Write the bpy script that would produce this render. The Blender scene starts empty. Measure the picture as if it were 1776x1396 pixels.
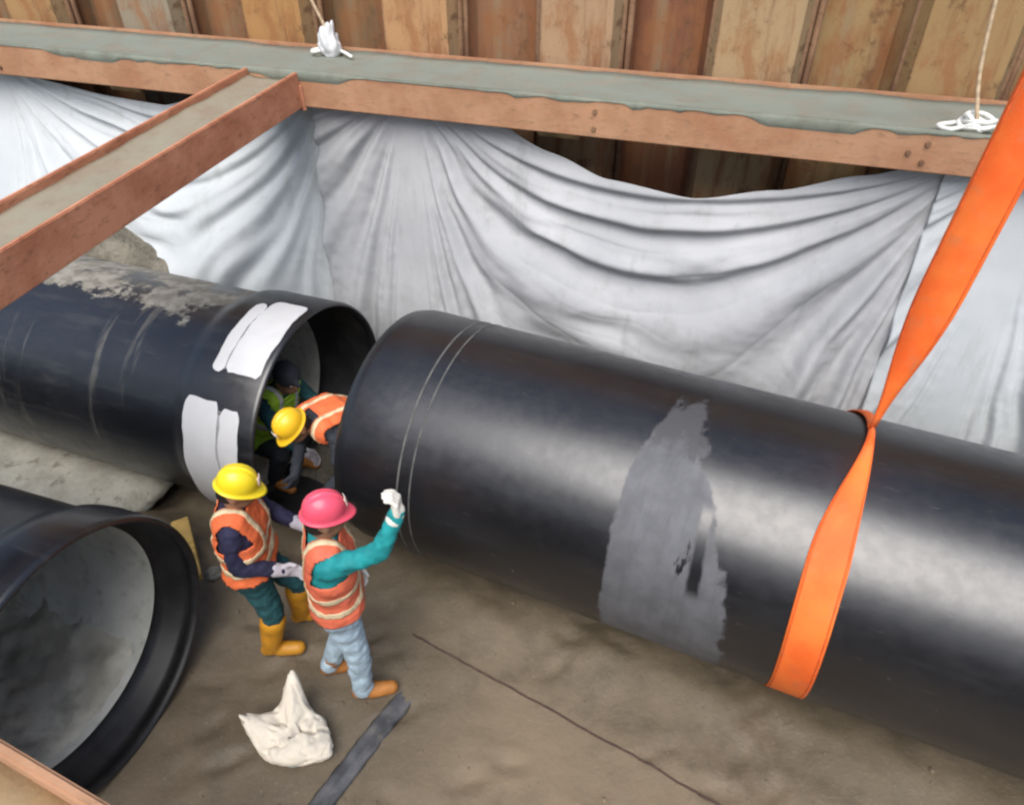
import bpy, bmesh, math, random
import numpy as np
from mathutils import Vector, Matrix, noise as mnoise
random.seed(7)
SC = bpy.context.scene
COL = SC.collection
R = math.radians
PI = math.pi

# ------------------------------------------------------------------ camera, sky, sun, exposure
CAM_Z = 4.2
cam_d = bpy.data.cameras.new('camera'); cam = bpy.data.objects.new('camera', cam_d); COL.objects.link(cam)
cam.location = (0, 0, CAM_Z)
cam.rotation_euler = (R(90 - 38.6), 0, 0)
cam_d.sensor_fit = 'HORIZONTAL'; cam_d.sensor_width = 36.0
cam_d.lens = 36.0 * 1250 / 1776
cam_d.clip_start = 0.05; cam_d.clip_end = 500
SC.camera = cam

world = bpy.data.worlds.new('World'); SC.world = world; world.use_nodes = True
wn = world.node_tree; wn.nodes.clear()
sky = wn.nodes.new('ShaderNodeTexSky'); sky.sky_type = 'NISHITA'; sky.sun_disc = False
SUN_EL, SUN_AZ = R(54), R(193)
sky.sun_elevation = SUN_EL; sky.sun_rotation = SUN_AZ
sky.air_density = 1.0; sky.dust_density = 3.0; sky.ozone_density = 1.0
bg = wn.nodes.new('ShaderNodeBackground'); bg.inputs['Strength'].default_value = 0.11
wo = wn.nodes.new('ShaderNodeOutputWorld')
wn.links.new(sky.outputs[0], bg.inputs[0]); wn.links.new(bg.outputs[0], wo.inputs[0])

sun_d = bpy.data.lights.new('sun', 'SUN'); sun_d.energy = 2.3; sun_d.angle = R(50); sun_d.color = (1.0, 0.985, 0.96)
sun = bpy.data.objects.new('sun', sun_d); COL.objects.link(sun)
sdir = Vector((math.sin(SUN_AZ) * math.cos(SUN_EL), math.cos(SUN_AZ) * math.cos(SUN_EL), math.sin(SUN_EL)))
sun.rotation_euler = sdir.to_track_quat('Z', 'Y').to_euler(); sun.location = (0, 0, 20)

SC.view_settings.view_transform = 'Standard'; SC.view_settings.look = 'None'
SC.view_settings.gamma = 1.0; SC.view_settings.use_curve_mapping = False
SC.view_settings.exposure = 0.7
SC.cycles.max_bounces = 6; SC.cycles.diffuse_bounces = 3; SC.cycles.glossy_bounces = 3
SC.cycles.pixel_filter_type = 'BLACKMAN_HARRIS'; SC.cycles.filter_width = 2.4

# ------------------------------------------------------------------ frames of reference
DX, DY = 0.9112, -0.41196          # along the pipes, to the right
NX, NY = 0.41196, 0.9112           # across the pipes, away from the viewer
WX, WY = 0.951, -0.309             # along the sheet pile wall
VX, VY = 0.309, 0.951              # across the wall
def W(s, u, z): return Vector((s * DX + u * NX, s * DY + u * NY, z))
def Q(q, v, z): return Vector((q * WX + v * VX, q * WY + v * VY, z))
PIPE_ROT = math.atan2(DY, DX); WALL_ROT = math.atan2(WY, WX)
def sstep(a, b, x):
    t = min(1.0, max(0.0, (x - a) / (b - a))); return t * t * (3 - 2 * t)
def lerp(a, b, t): return a + (b - a) * t

# ------------------------------------------------------------------ material helpers
class S:
    """socket wrapper with arithmetic"""
    def __init__(self, nt, sock): self.nt = nt; self.k = sock
    def op(self, o, b=None, c=None, clamp=False):
        n = self.nt.nodes.new('ShaderNodeMath'); n.operation = o; n.use_clamp = clamp
        for i, v in enumerate((self, b, c)):
            if v is None: continue
            if isinstance(v, S): self.nt.links.new(v.k, n.inputs[i])
            else: n.inputs[i].default_value = v
        return S(self.nt, n.outputs[0])
    def __add__(s, b): return s.op('ADD', b)
    def __radd__(s, b): return s.op('ADD', b)
    def __sub__(s, b): return s.op('SUBTRACT', b)
    def __rsub__(s, b): return s.op('MULTIPLY', -1.0).op('ADD', b)
    def __mul__(s, b): return s.op('MULTIPLY', b)
    def __rmul__(s, b): return s.op('MULTIPLY', b)
    def clamp(s): return s.op('ADD', 0.0, clamp=True)
    def ramp(s, a, b, lo=0.0, hi=1.0):
        n = s.nt.nodes.new('ShaderNodeMapRange'); n.interpolation_type = 'SMOOTHSTEP'
        s.nt.links.new(s.k, n.inputs[0])
        for i, v in ((1, a), (2, b), (3, lo), (4, hi)):
            if isinstance(v, S): s.nt.links.new(v.k, n.inputs[i])
            else: n.inputs[i].default_value = v
        return S(s.nt, n.outputs[0])
class MatB:
    def __init__(self, name):
        self.m = bpy.data.materials.new(name); self.m.use_nodes = True
        self.nt = self.m.node_tree; self.nt.nodes.clear()
        self.out = self.nt.nodes.new('ShaderNodeOutputMaterial')
        self.b = self.nt.nodes.new('ShaderNodeBsdfPrincipled')
        self.nt.links.new(self.b.outputs[0], self.out.inputs[0])
        self.tc = self.nt.nodes.new('ShaderNodeTexCoord')
    def coord(self, kind='Object', scale=(1, 1, 1)):
        mp = self.nt.nodes.new('ShaderNodeMapping'); mp.inputs['Scale'].default_value = scale
        self.nt.links.new(self.tc.outputs[kind], mp.inputs[0]); return mp.outputs[0]
    def xyz(self, kind='Object'):
        n = self.nt.nodes.new('ShaderNodeSeparateXYZ'); self.nt.links.new(self.tc.outputs[kind], n.inputs[0])
        return [S(self.nt, o) for o in n.outputs]
    def noise(self, scale, detail=4, rough=0.55, stretch=(1, 1, 1), dist=0.0, kind='Object'):
        n = self.nt.nodes.new('ShaderNodeTexNoise'); n.inputs['Scale'].default_value = scale
        n.inputs['Detail'].default_value = detail; n.inputs['Roughness'].default_value = rough
        n.inputs['Distortion'].default_value = dist
        self.nt.links.new(self.coord(kind, stretch), n.inputs['Vector']); return S(self.nt, n.outputs[0])
    def mix(self, fac, a, b):
        n = self.nt.nodes.new('ShaderNodeMix'); n.data_type = 'RGBA'
        if isinstance(fac, S): self.nt.links.new(fac.k, n.inputs[0])
        else: n.inputs[0].default_value = fac
        for i, v in ((6, a), (7, b)):
            if isinstance(v, (tuple, list)): n.inputs[i].default_value = (*v[:3], 1)
            else: self.nt.links.new(v, n.inputs[i])
        return n.outputs[2]
    def objcolor(self):
        n = self.nt.nodes.new('ShaderNodeObjectInfo'); return n.outputs['Color']
    def set(self, color=None, rough=0.7, metal=0.0, spec=0.5, bump=None, bstr=0.3, bdist=0.02):
        if color is not None:
            if isinstance(color, (tuple, list)): self.b.inputs['Base Color'].default_value = (*color[:3], 1)
            else: self.nt.links.new(color, self.b.inputs['Base Color'])
        if isinstance(rough, S): self.nt.links.new(rough.k, self.b.inputs['Roughness'])
        else: self.b.inputs['Roughness'].default_value = rough
        self.b.inputs['Metallic'].default_value = metal
        self.b.inputs['Specular IOR Level'].default_value = spec
        if bump is not None:
            n = self.nt.nodes.new('ShaderNodeBump'); n.inputs['Strength'].default_value = bstr; n.inputs['Distance'].default_value = bdist
            self.nt.links.new(bump.k, n.inputs['Height']); self.nt.links.new(n.outputs[0], self.b.inputs['Normal'])
        return self.m

M = {}
def simple(name, col, rough=0.7, var=0.25, scale=8, bstr=0.15, spec=0.4, dirt=None, dirtamt=0.5):
    b = MatB(name); nz = b.noise(scale, 5)
    c = b.mix(nz.ramp(0.3, 0.7), tuple(x * (1 - var) for x in col), tuple(min(1, x * (1 + var)) for x in col))
    if dirt is not None:
        c = b.mix(b.noise(scale * 0.5, 6, 0.65).ramp(0.5, 0.72, 0, dirtamt), c, dirt)
    M[name] = b.set(c, rough, spec=spec, bump=b.noise(scale * 3, 4), bstr=bstr, bdist=0.01); return M[name]

# mud ground
b = MatB('mud')
n1 = b.noise(0.7, 6, 0.6); n2 = b.noise(5, 6, 0.65); n3 = b.noise(30, 4)
c = b.mix(n1.ramp(0.35, 0.65), (0.135, 0.107, 0.07), (0.195, 0.153, 0.102))
c = b.mix(n2.ramp(0.45, 0.75, 0, 0.5), c, (0.088, 0.073, 0.051))
c = b.mix(b.noise(2.2, 5, 0.7).ramp(0.55, 0.72, 0, 0.6), c, (0.20, 0.158, 0.108))
x, y, z = b.xyz()
sand = ((x * NX + y * NY) + (n2 - 0.5) * 0.9).ramp(2.55, 1.75) * ((x * DX + y * DY) + (n1 - 0.5) * 1.2).ramp(-1.75, -0.7)
c = b.mix(sand * n2.ramp(0.2, 0.6, 0.55, 0.95), c, (0.27, 0.205, 0.128))
c = b.mix(b.noise(60, 3).ramp(0.6, 0.72, 0, 0.45), c, (0.27, 0.23, 0.18))
M['mud'] = b.set(c, n1.ramp(0.3, 0.7, 0.5, 0.85), bump=n2 * 0.6 + n3 * 0.25 + b.noise(90, 4, 0.7) * 0.15, bstr=0.45, bdist=0.04)
# pale bank soil
b = MatB('soil')
n1 = b.noise(3, 6, 0.65); n3 = b.noise(24, 4)
c = b.mix(n1.ramp(0.35, 0.65), (0.10, 0.09, 0.068), (0.22, 0.20, 0.155))
M['soil'] = b.set(c, 0.9, bump=n1 + n3 * 0.5, bstr=0.8, bdist=0.06)
b = MatB('concrete')
n1 = b.noise(4, 7, 0.7); n3 = b.noise(20, 4)
c = b.mix(n1.ramp(0.35, 0.65), (0.32, 0.305, 0.25), (0.43, 0.415, 0.345))
c = b.mix(b.noise(9, 5).ramp(0.58, 0.7, 0, 0.7), c, (0.17, 0.155, 0.115))
M['concrete'] = b.set(c, 0.9, bump=n1 + n3 * 0.4, bstr=0.6, bdist=0.04)

# bitumen coated pipe (object X = axis, origin on the axis); optional stains with a shape of their own
def pipe_mat(name, patch=False, mud=False, dust=0.25):
    b = MatB(name); x, y, z = b.xyz()
    ang = z.op('ARCTAN2', y * -1.0) * (180 / PI)
    fine = b.noise(14, 5); streak = b.noise(3.0, 5, 0.6, (0.6, 4, 4)); big = b.noise(1.3, 4)
    c = b.mix(big.ramp(0.35, 0.65), (0.0055, 0.006, 0.008), (0.011, 0.0115, 0.014))
    dm = streak.ramp(0.5, 0.75, 0, dust)
    c = b.mix(dm, c, (0.085, 0.083, 0.078))
    scr = b.noise(30, 4, 0.6, (0.35, 2.5, 2.5)).ramp(0.66, 0.72, 0, 0.35)
    c = b.mix(scr, c, (0.10, 0.10, 0.10))
    spl = b.noise(26, 4, 0.6).ramp(0.66, 0.70) * b.noise(2.5, 3).ramp(0.5, 0.6) * ang.ramp(25, -20)
    c = b.mix(spl, c, (0.16, 0.125, 0.09))
    rg = fine.ramp(0.3, 0.7, 0.30, 0.37) + dm * 0.4 + spl * 0.4
    if patch:
        wob = (b.noise(5, 6, 0.7) - 0.5) * 0.24; wob2 = (b.noise(7, 6, 0.7, (2, 1, 1)) - 0.5) * 48
        left = ang.ramp(45, 95, -0.585, -0.47); right = ang.ramp(0, 80, 0.13, -0.235)
        xm = x + wob * 0.45
        m = xm.op('SUBTRACT', left).ramp(0.0, 0.025) * right.op('SUBTRACT', x + wob).ramp(-0.0, 0.04)
        m = m * (ang + wob2).ramp(92, 84) * (ang + wob2 * 0.6).ramp(-62, -52)
        hole = b.noise(2.2, 5, 0.6, (3.4, 1.0, 1.0)).ramp(0.655, 0.70)
        slit = (x + wob * 0.25 + ang * 0.0011).op('SUBTRACT', -0.085).op('ABSOLUTE').ramp(0.045, 0.02) * ang.ramp(12, 18) * ang.ramp(52, 44)
        m = m * (1.0 - hole) * (1.0 - slit)
        thin = (ang + wob2 * 0.7).ramp(62, 72)
        pc = b.mix(b.noise(6, 5, 0.6).ramp(0.3, 0.7), (0.072, 0.075, 0.083), (0.108, 0.112, 0.122))
        pc = b.mix(b.noise(3, 5, 0.65, (7, 1, 1)).ramp(0.45, 0.7, 0, 0.5), pc, (0.06, 0.062, 0.068))
        pc = b.mix(thin, pc, (0.042, 0.043, 0.047))
        c = b.mix(m, c, pc); rg = rg + m * 0.4
    if mud:
        mz = b.noise(1.7, 6, 0.65, (1.0, 1.6, 1.6)) * 0.75 + b.noise(7, 5, 0.7, (1, .5, .5)) * 0.25
        mm = (mz + ang.ramp(40, 100, -0.25, 0.10)).ramp(0.53, 0.57) * x.ramp(-0.55, -0.75)
        drip = b.noise(2.6, 4, 0.6, (3.2, 0.25, 0.25)).ramp(0.60, 0.68) * ang.ramp(20, 60, 0.35, 0.6) * x.ramp(-0.8, -1.0)
        mm = mm.op('MAXIMUM', drip * 0.55)
        c = b.mix(mm, c, b.mix(b.noise(10, 4).ramp(0.35, 0.65), (0.14, 0.128, 0.10), (0.26, 0.245, 0.205)))
        rg = rg + mm * 0.45
    M[name] = b.set(c, rg.op('MINIMUM', 0.95), spec=0.9, bump=fine * 0.5 + big, bstr=0.05, bdist=0.02); return M[name]
pipe_mat('bitumen_patch', patch=True, dust=0.05)
pipe_mat('bitumen_mud', mud=True, dust=0.2)
pipe_mat('bitumen_near', dust=0.3)
b = MatB('socket_black'); n1 = b.noise(7, 5)
M['socket_black'] = b.set(b.mix(n1.ramp(.4, .7), (0.008, 0.008, 0.009), (0.02, 0.02, 0.02)), 0.5, bump=n1, bstr=0.1)
# mortar lining, mud washed along the bottom
b = MatB('mortar'); x, y, z = b.xyz()
n1 = b.noise(2.2, 6, 0.65); n2 = b.noise(12, 5)
c = b.mix(n1.ramp(0.35, 0.65), (0.48, 0.485, 0.43), (0.62, 0.625, 0.56))
c = b.mix(n2.ramp(0.5, 0.75, 0, 0.5), c, (0.22, 0.215, 0.18))
M['mortar'] = b.set(c, 0.85, bump=n2, bstr=0.3)
simple('pipe_mud', (0.55, 0.53, 0.44), 0.7, 0.35, 5, 0.7, dirt=(0.20, 0.17, 0.12), dirtamt=0.6)

# rusty steel
def rust(name, a, bb, cc, dust=None, dustamt=0.0, rough=0.85):
    b = MatB(name); n1 = b.noise(2.6, 6, 0.65); n2 = b.noise(11, 6, 0.7, (1, 1, 2.5)); n3 = b.noise(45, 3)
    c = b.mix(n1.ramp(0.35, 0.65), a, bb); c = b.mix(n2.ramp(0.52, 0.72, 0, 0.8), c, cc)
    if dust: c = b.mix(b.noise(4.5, 6, 0.7).ramp(0.3, 0.62, dustamt * 0.4, dustamt), c, dust)
    M[name] = b.set(c, rough, spec=0.3, bump=n2 + n3 * 0.4, bstr=0.35, bdist=0.01); return M[name]
rust('rust_flange', (0.33, 0.14, 0.075), (0.43, 0.225, 0.13), (0.17, 0.085, 0.05), (0.36, 0.26, 0.15), 0.30)
rust('rust_strut', (0.40, 0.155, 0.085), (0.54, 0.25, 0.145), (0.20, 0.085, 0.05))
rust('dust_web', (0.20, 0.16, 0.12), (0.26, 0.22, 0.17), (0.16, 0.12, 0.09), (0.20, 0.228, 0.195), 0.95)
rust('strut_web', (0.20, 0.13, 0.085), (0.26, 0.19, 0.13), (0.14, 0.085, 0.055), (0.27, 0.255, 0.19), 0.85)
rust('muddy_web', (0.30, 0.15, 0.06), (0.34, 0.20, 0.10), (0.16, 0.09, 0.045), (0.24, 0.20, 0.115), 0.6)
rust('crust', (0.10, 0.085, 0.062), (0.20, 0.19, 0.15), (0.075, 0.05, 0.035), (0.185, 0.225, 0.185), 0.6)
b = MatB('sheet_pile'); oc = b.objcolor()
st = b.noise(3.0, 6, 0.65, (2.2, 2.2, 0.30)); n2 = b.noise(4, 7, 0.75); st2 = b.noise(1.2, 5, 0.6, (5, 5, 0.2))
c = b.mix(st.ramp(0.48, 0.66, 0, 0.8), oc, (0.20, 0.085, 0.042))
c = b.mix(st2.ramp(0.5, 0.66, 0, 0.65), c, (0.29, 0.23, 0.14))
c = b.mix(n2.ramp(0.54, 0.64, 0, 0.75), c, (0.105, 0.062, 0.036))
c = b.mix(b.noise(1.6, 6, 0.7, (1.5, 1.5, 0.7)).ramp(0.5, 0.62, 0, 0.65), c, (0.30, 0.125, 0.05))
c = b.mix(b.noise(22, 5, 0.7).ramp(0.58, 0.7, 0, 0.6), c, (0.30, 0.12, 0.05))
c = b.mix(0.30, c, (0.13, 0.055, 0.022))
M['sheet_pile'] = b.set(c, 0.88, spec=0.25, bump=n2 + st * 0.5, bstr=0.3, bdist=0.015)
rust('interlock_rust', (0.16, 0.085, 0.05), (0.24, 0.14, 0.08), (0.09, 0.05, 0.03))

# geotextile
b = MatB('geotextile'); n1 = b.noise(1.1, 6, 0.6); n2 = b.noise(4, 6, 0.7); wv = b.noise(160, 2)
c = b.mix(n1.ramp(0.3, 0.7), (0.35, 0.358, 0.37), (0.44, 0.448, 0.458))
c = b.mix(n2.ramp(0.52, 0.75, 0, 0.45), c, (0.27, 0.27, 0.25))
c = b.mix(b.noise(2.0, 6, 0.7, (3, 3, 0.4)).ramp(0.55, 0.72, 0, 0.45), c, (0.25, 0.26, 0.245))
M['geotextile'] = b.set(c, 0.85, spec=0.2, bump=wv + n2 * 0.5, bstr=0.12, bdist=0.005)
b = MatB('geotextile_pale'); n1 = b.noise(1.1, 6, 0.6)
c = b.mix(n1.ramp(0.3, 0.7), (0.42, 0.45, 0.462), (0.50, 0.525, 0.535))
c = b.mix(b.noise(2.0, 6, 0.7, (3, 3, 0.4)).ramp(0.52, 0.72, 0, 0.45), c, (0.33, 0.345, 0.32))
M['geotextile_pale'] = b.set(c, 0.85, spec=0.2, bump=b.noise(160, 2), bstr=0.12, bdist=0.005)

# sling webbing
b = MatB('webbing'); n1 = b.noise(3, 5); wv = b.noise(40, 2, 0.5, (1, 1, 6))
c = b.mix(n1.ramp(0.3, 0.7), (0.80, 0.12, 0.02), (0.90, 0.21, 0.04))
c = b.mix(b.noise(7, 6, 0.7).ramp(0.5, 0.7, 0, 0.5), c, (0.55, 0.19, 0.08))
M['webbing'] = b.set(c, 0.6, spec=0.3, bump=wv, bstr=0.25, bdist=0.004)
simple('stitching', (0.66, 0.10, 0.02), 0.7, 0.2, 20)
simple('white_sheet', (0.54, 0.545, 0.55), 0.55, 0.06, 3, 0.12, dirt=(0.45, 0.45, 0.42), dirtamt=0.5)
simple('seam_grey', (0.26, 0.265, 0.27), 0.6, 0.2, 8)
simple('sack_cloth', (0.78, 0.71, 0.59), 0.85, 0.08, 7, 0.25, dirt=(0.55, 0.48, 0.36), dirtamt=0.5)
simple('sack_base', (0.50, 0.52, 0.50), 0.8, 0.15, 10, 0.2)
simple('rope_white', (0.72, 0.72, 0.68), 0.85, 0.1, 30, 0.4)
simple('rope_tan', (0.45, 0.34, 0.22), 0.9, 0.2, 30, 0.4)
simple('timber', (0.36, 0.25, 0.12), 0.8, 0.35, 9, 0.3, dirt=(0.10, 0.08, 0.05))
simple('plank_yellow', (0.52, 0.34, 0.10), 0.75, 0.3, 9, 0.3, dirt=(0.22, 0.15, 0.06))
simple('stone', (0.26, 0.25, 0.215), 0.9, 0.35, 14, 0.4)
simple('grey_plastic', (0.105, 0.108, 0.115), 0.55, 0.45, 6, 0.3, dirt=(0.18, 0.15, 0.12), dirtamt=0.7)
simple('cable', (0.085, 0.05, 0.04), 0.7, 0.3, 20)
simple('skin', (0.28, 0.15, 0.09), 0.55, 0.08, 12, 0.05)
simple('hair', (0.012, 0.010, 0.009), 0.6, 0.3, 40, 0.4)
simple('eye_white', (0.7, 0.68, 0.65), 0.3, 0.02)
simple('vest_orange', (0.80, 0.17, 0.055), 0.75, 0.15, 9, 0.2, dirt=(0.55, 0.13, 0.07))
simple('vest_coral', (0.78, 0.17, 0.085), 0.75, 0.15, 9, 0.2, dirt=(0.5, 0.10, 0.08))
simple('vest_lime', (0.46, 0.80, 0.06), 0.7, 0.15, 9, 0.2)
simple('band', (0.72, 0.58, 0.36), 0.45, 0.1, 12, 0.1)
simple('band_white', (0.72, 0.74, 0.74), 0.4, 0.06, 12, 0.1)
simple('navy', (0.022, 0.022, 0.055), 0.8, 0.3, 10, 0.2)
simple('dark_cloth', (0.03, 0.035, 0.045), 0.85, 0.3, 10, 0.2)
simple('teal_dark', (0.02, 0.085, 0.095), 0.8, 0.3, 10, 0.2)
simple('teal', (0.012, 0.26, 0.27), 0.7, 0.2, 10, 0.2)
simple('denim', (0.40, 0.52, 0.60), 0.85, 0.2, 10, 0.25, dirt=(0.26, 0.33, 0.40))
simple('boot_yellow', (0.60, 0.27, 0.02), 0.45, 0.2, 9, 0.1, dirt=(0.25, 0.15, 0.05))
simple('boot_brown', (0.42, 0.17, 0.04), 0.6, 0.25, 9, 0.15)
simple('sole', (0.05, 0.035, 0.02), 0.8, 0.2)
simple('glove_white', (0.70, 0.68, 0.60), 0.8, 0.08, 14, 0.2)
simple('glove_grey', (0.45, 0.43, 0.47), 0.8, 0.15, 14, 0.2)
simple('helmet_yellow', (0.85, 0.66, 0.02), 0.33, 0.05, 5, 0.03, 0.5)
simple('helmet_amber', (0.85, 0.50, 0.02), 0.33, 0.05, 5, 0.03, 0.5)
simple('helmet_pink', (0.80, 0.09, 0.15), 0.33, 0.06, 5, 0.03, 0.5)
simple('pale_patch', (0.85, 0.72, 0.62), 0.4, 0.04)

# ------------------------------------------------------------------ object helpers
def mesh_obj(name, verts, faces, mat, parent=None, smooth=True):
    me = bpy.data.meshes.new(name); me.from_pydata([tuple(v) for v in verts], [], faces); me.update()
    if smooth: me.polygons.foreach_set('use_smooth', [True] * len(me.polygons))
    o = bpy.data.objects.new(name, me); COL.objects.link(o)
    for m in (mat if isinstance(mat, (list, tuple)) else [mat]): me.materials.append(M[m] if isinstance(m, str) else m)
    o.parent = parent; return o
def bm_obj(name, bm, mat, parent=None, smooth=True):
    me = bpy.data.meshes.new(name); bmesh.ops.recalc_face_normals(bm, faces=bm.faces); bm.to_mesh(me); bm.free()
    if smooth: me.polygons.foreach_set('use_smooth', [True] * len(me.polygons))
    o = bpy.data.objects.new(name, me); COL.objects.link(o); me.materials.append(M[mat] if isinstance(mat, str) else mat)
    o.parent = parent; return o
def tag(o, label=None, cat=None, group=None, kind=None):
    if label: o['label'] = label
    if cat: o['category'] = cat
    if group: o['group'] = group
    if kind: o['kind'] = kind
    return o
def empty(name, loc, rz=0, label=None, cat=None, group=None):
    o = bpy.data.objects.new(name, None); COL.objects.link(o); o.location = loc; o.rotation_euler = (0, 0, rz)
    o.empty_display_size = 0.2
    return tag(o, label, cat, group)
def lathe(profile, nseg=128, closed=True):
    """revolve (x, r) profile around local X; closed = profile loops back"""
    V = []; F = []; n = len(profile)
    for (x, r) in profile:
        for j in range(nseg):
            a = 2 * PI * j / nseg; V.append((x, r * math.cos(a), r * math.sin(a)))
    for i in range(n if closed else n - 1):
        i2 = (i + 1) % n
        for j in range(nseg):
            j2 = (j + 1) % nseg
            F.append((i * nseg + j, i2 * nseg + j, i2 * nseg + j2, i * nseg + j2))
    return V, F
def box_bm(bm, x0, x1, y0, y1, z0, z1, bev=0.0):
    r = bmesh.ops.create_cube(bm, size=1.0)
    for v in r['verts']:
        v.co = Vector((lerp(x0, x1, v.co.x + .5), lerp(y0, y1, v.co.y + .5), lerp(z0, z1, v.co.z + .5)))
    if bev > 0:
        es = set(e for v in r['verts'] for e in v.link_edges)
        bmesh.ops.bevel(bm, geom=list(es), offset=bev, segments=2, affect='EDGES')
def box(name, dims, mat, parent=None, bev=0.004):
    bm = bmesh.new(); box_bm(bm, *dims, bev=bev); return bm_obj(name, bm, mat, parent, smooth=False)
def tube(points, r, n=8, taper=None, caps=True):
    pts = [Vector(p) for p in points]; V = []; F = []; up = Vector((0, 0, 1)); last = None
    for i, p in enumerate(pts):
        t = (pts[min(i + 1, len(pts) - 1)] - pts[max(i - 1, 0)]).normalized()
        if last is None:
            a = t.cross(up) if abs(t.z) < .95 else t.cross(Vector((1, 0, 0)))
        else: a = last - t * last.dot(t)
        a.normalize(); last = a; c = t.cross(a)
        rr = r * (taper(i / (len(pts) - 1)) if taper else 1)
        for j in range(n):
            th = 2 * PI * j / n; V.append(p + a * (rr * math.cos(th)) + c * (rr * math.sin(th)))
    for i in range(len(pts) - 1):
        for j in range(n):
            F.append((i * n + j, i * n + (j + 1) % n, (i + 1) * n + (j + 1) % n, (i + 1) * n + j))
    if caps:
        F.append(tuple(range(n - 1, -1, -1))); F.append(tuple((len(pts) - 1) * n + j for j in range(n)))
    return V, F
def smooth_path(pts, k=6):
    pts = [Vector(p) for p in pts]; out = []
    for i in range(len(pts) - 1):
        p0 = pts[max(i - 1, 0)]; p1 = pts[i]; p2 = pts[i + 1]; p3 = pts[min(i + 2, len(pts) - 1)]
        for j in range(k):
            t = j / k
            out.append(0.5 * ((2 * p1) + (p2 - p0) * t + (2 * p0 - 5 * p1 + 4 * p2 - p3) * t * t + (3 * p1 - p0 - 3 * p2 + p3) * t ** 3))
    out.append(pts[-1]); return out
def fbm(x, y, z=0.0, oct=4):
    return mnoise.fractal(Vector((x, y, z)), 1.0, 2.0, oct)

# ------------------------------------------------------------------ ground
def su(x, y): return x * DX + y * DY, x * NX + y * NY
_fr = random.Random(5); FOOT = []
for _i in range(34):
    FOOT.append((_fr.uniform(-1.9, 1.6), _fr.uniform(1.5, 2.9), _fr.uniform(-.6, 1.0)))
def gz(x, y):
    s, u = su(x, y)
    h = 0.022 * fbm(x * 0.9, y * 0.9, 3.1) + 0.020 * fbm(x * 3.2, y * 3.2, 1.7) + 0.006 * fbm(x * 11, y * 11, 6.0, 3)
    bed = sstep(1.05, 0.55, abs(u - 3.28)) * sstep(-2.25, -2.7, s)
    h -= 0.28 * bed
    h += 0.05 * math.exp(-((u - 2.62) / 0.16) ** 2) * sstep(-2.3, -1.6, s) * (0.6 + 0.8 * fbm(x * 2.3, y * 2.3, 8))
    for (fx, fy, fa) in FOOT:
        dx, dy = x - fx, y - fy; a_ = dx * math.cos(fa) + dy * math.sin(fa); b_ = -dx * math.sin(fa) + dy * math.cos(fa)
        r2 = (a_ / 0.13) ** 2 + (b_ / 0.05) ** 2
        if r2 < 6: h += -0.026 * math.exp(-r2 * r2) + 0.011 * math.exp(-(r2 - 1.8) ** 2 * 2)
    return h
def axis_coords(lo, hi, step, far):
    a = list(np.arange(lo, hi + 1e-6, step)); k = step; x = hi
    while x < far: k *= 1.45; x += k; a.append(x)
    k = step; x = lo
    while x > -far: k *= 1.45; x -= k; a.insert(0, x)
    return a
gx = axis_coords(-6.5, 4.5, 0.045, 120); gy = axis_coords(0.3, 6.0, 0.045, 120)
V = []; nx = len(gx)
for y in gy:
    for x in gx:
        near = abs(x) < 9 and -2 < y < 9
        V.append((x, y, gz(x, y) if near else 0.0))
F = [(j * nx + i, j * nx + i + 1, (j + 1) * nx + i + 1, (j + 1) * nx + i) for j in range(len(gy) - 1) for i in range(nx - 1)]
tag(mesh_obj('ground', V, F, 'mud'), kind='structure')

# soil bank behind the left pipe
V = []; F = []
ns, nu = 90, 46
for i in range(ns + 1):
    s = lerp(-10.5, -2.9, i / ns)
    for j in range(nu + 1):
        u = lerp(3.15, 5.4, j / nu)
        top = lerp(1.44, 0.10, sstep(-6.0, -3.1, s))
        p = W(s, u, 0)
        h = top * sstep(3.2, 3.9, u) + 0.16 * sstep(4.2, 5.2, u)
        h += 0.04 * fbm(p.x * 1.8, p.y * 1.8, 5.0) + 0.03 * fbm(p.x * 6, p.y * 6, 2.0)
        V.append((p.x, p.y, h - 0.25 * sstep(3.5, 3.15, u)))
for i in range(ns):
    for j in range(nu):
        a = i * (nu + 1) + j; F.append((a, a + nu + 1, a + nu + 2, a + 1))
tag(mesh_obj('soil_bank', V, F, 'soil'), kind='structure')

# bank on the near side of the trench, unseen, added to shade the pipes' lower fronts
V = []; F = []
prof = [(-0.70, -0.3), (-1.0, 1.2), (-1.35, 2.15), (-1.7, 2.32), (-3.0, 2.4), (-60, 2.5)]
for i in range(61):
    s = lerp(-40, 40, i / 60)
    for (u, z) in prof:
        p = W(s, u + 0.05 * fbm(s * .7, z, 2), z + (0.06 * fbm(s, u, 5) if z > 2 else 0)); V.append(p)
for i in range(60):
    for j in range(5):
        a = i * 6 + j; F.append((a, a + 6, a + 7, a + 1))
tag(mesh_obj('unseen_shade_bank', V, F, 'soil'), kind='structure')

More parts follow.
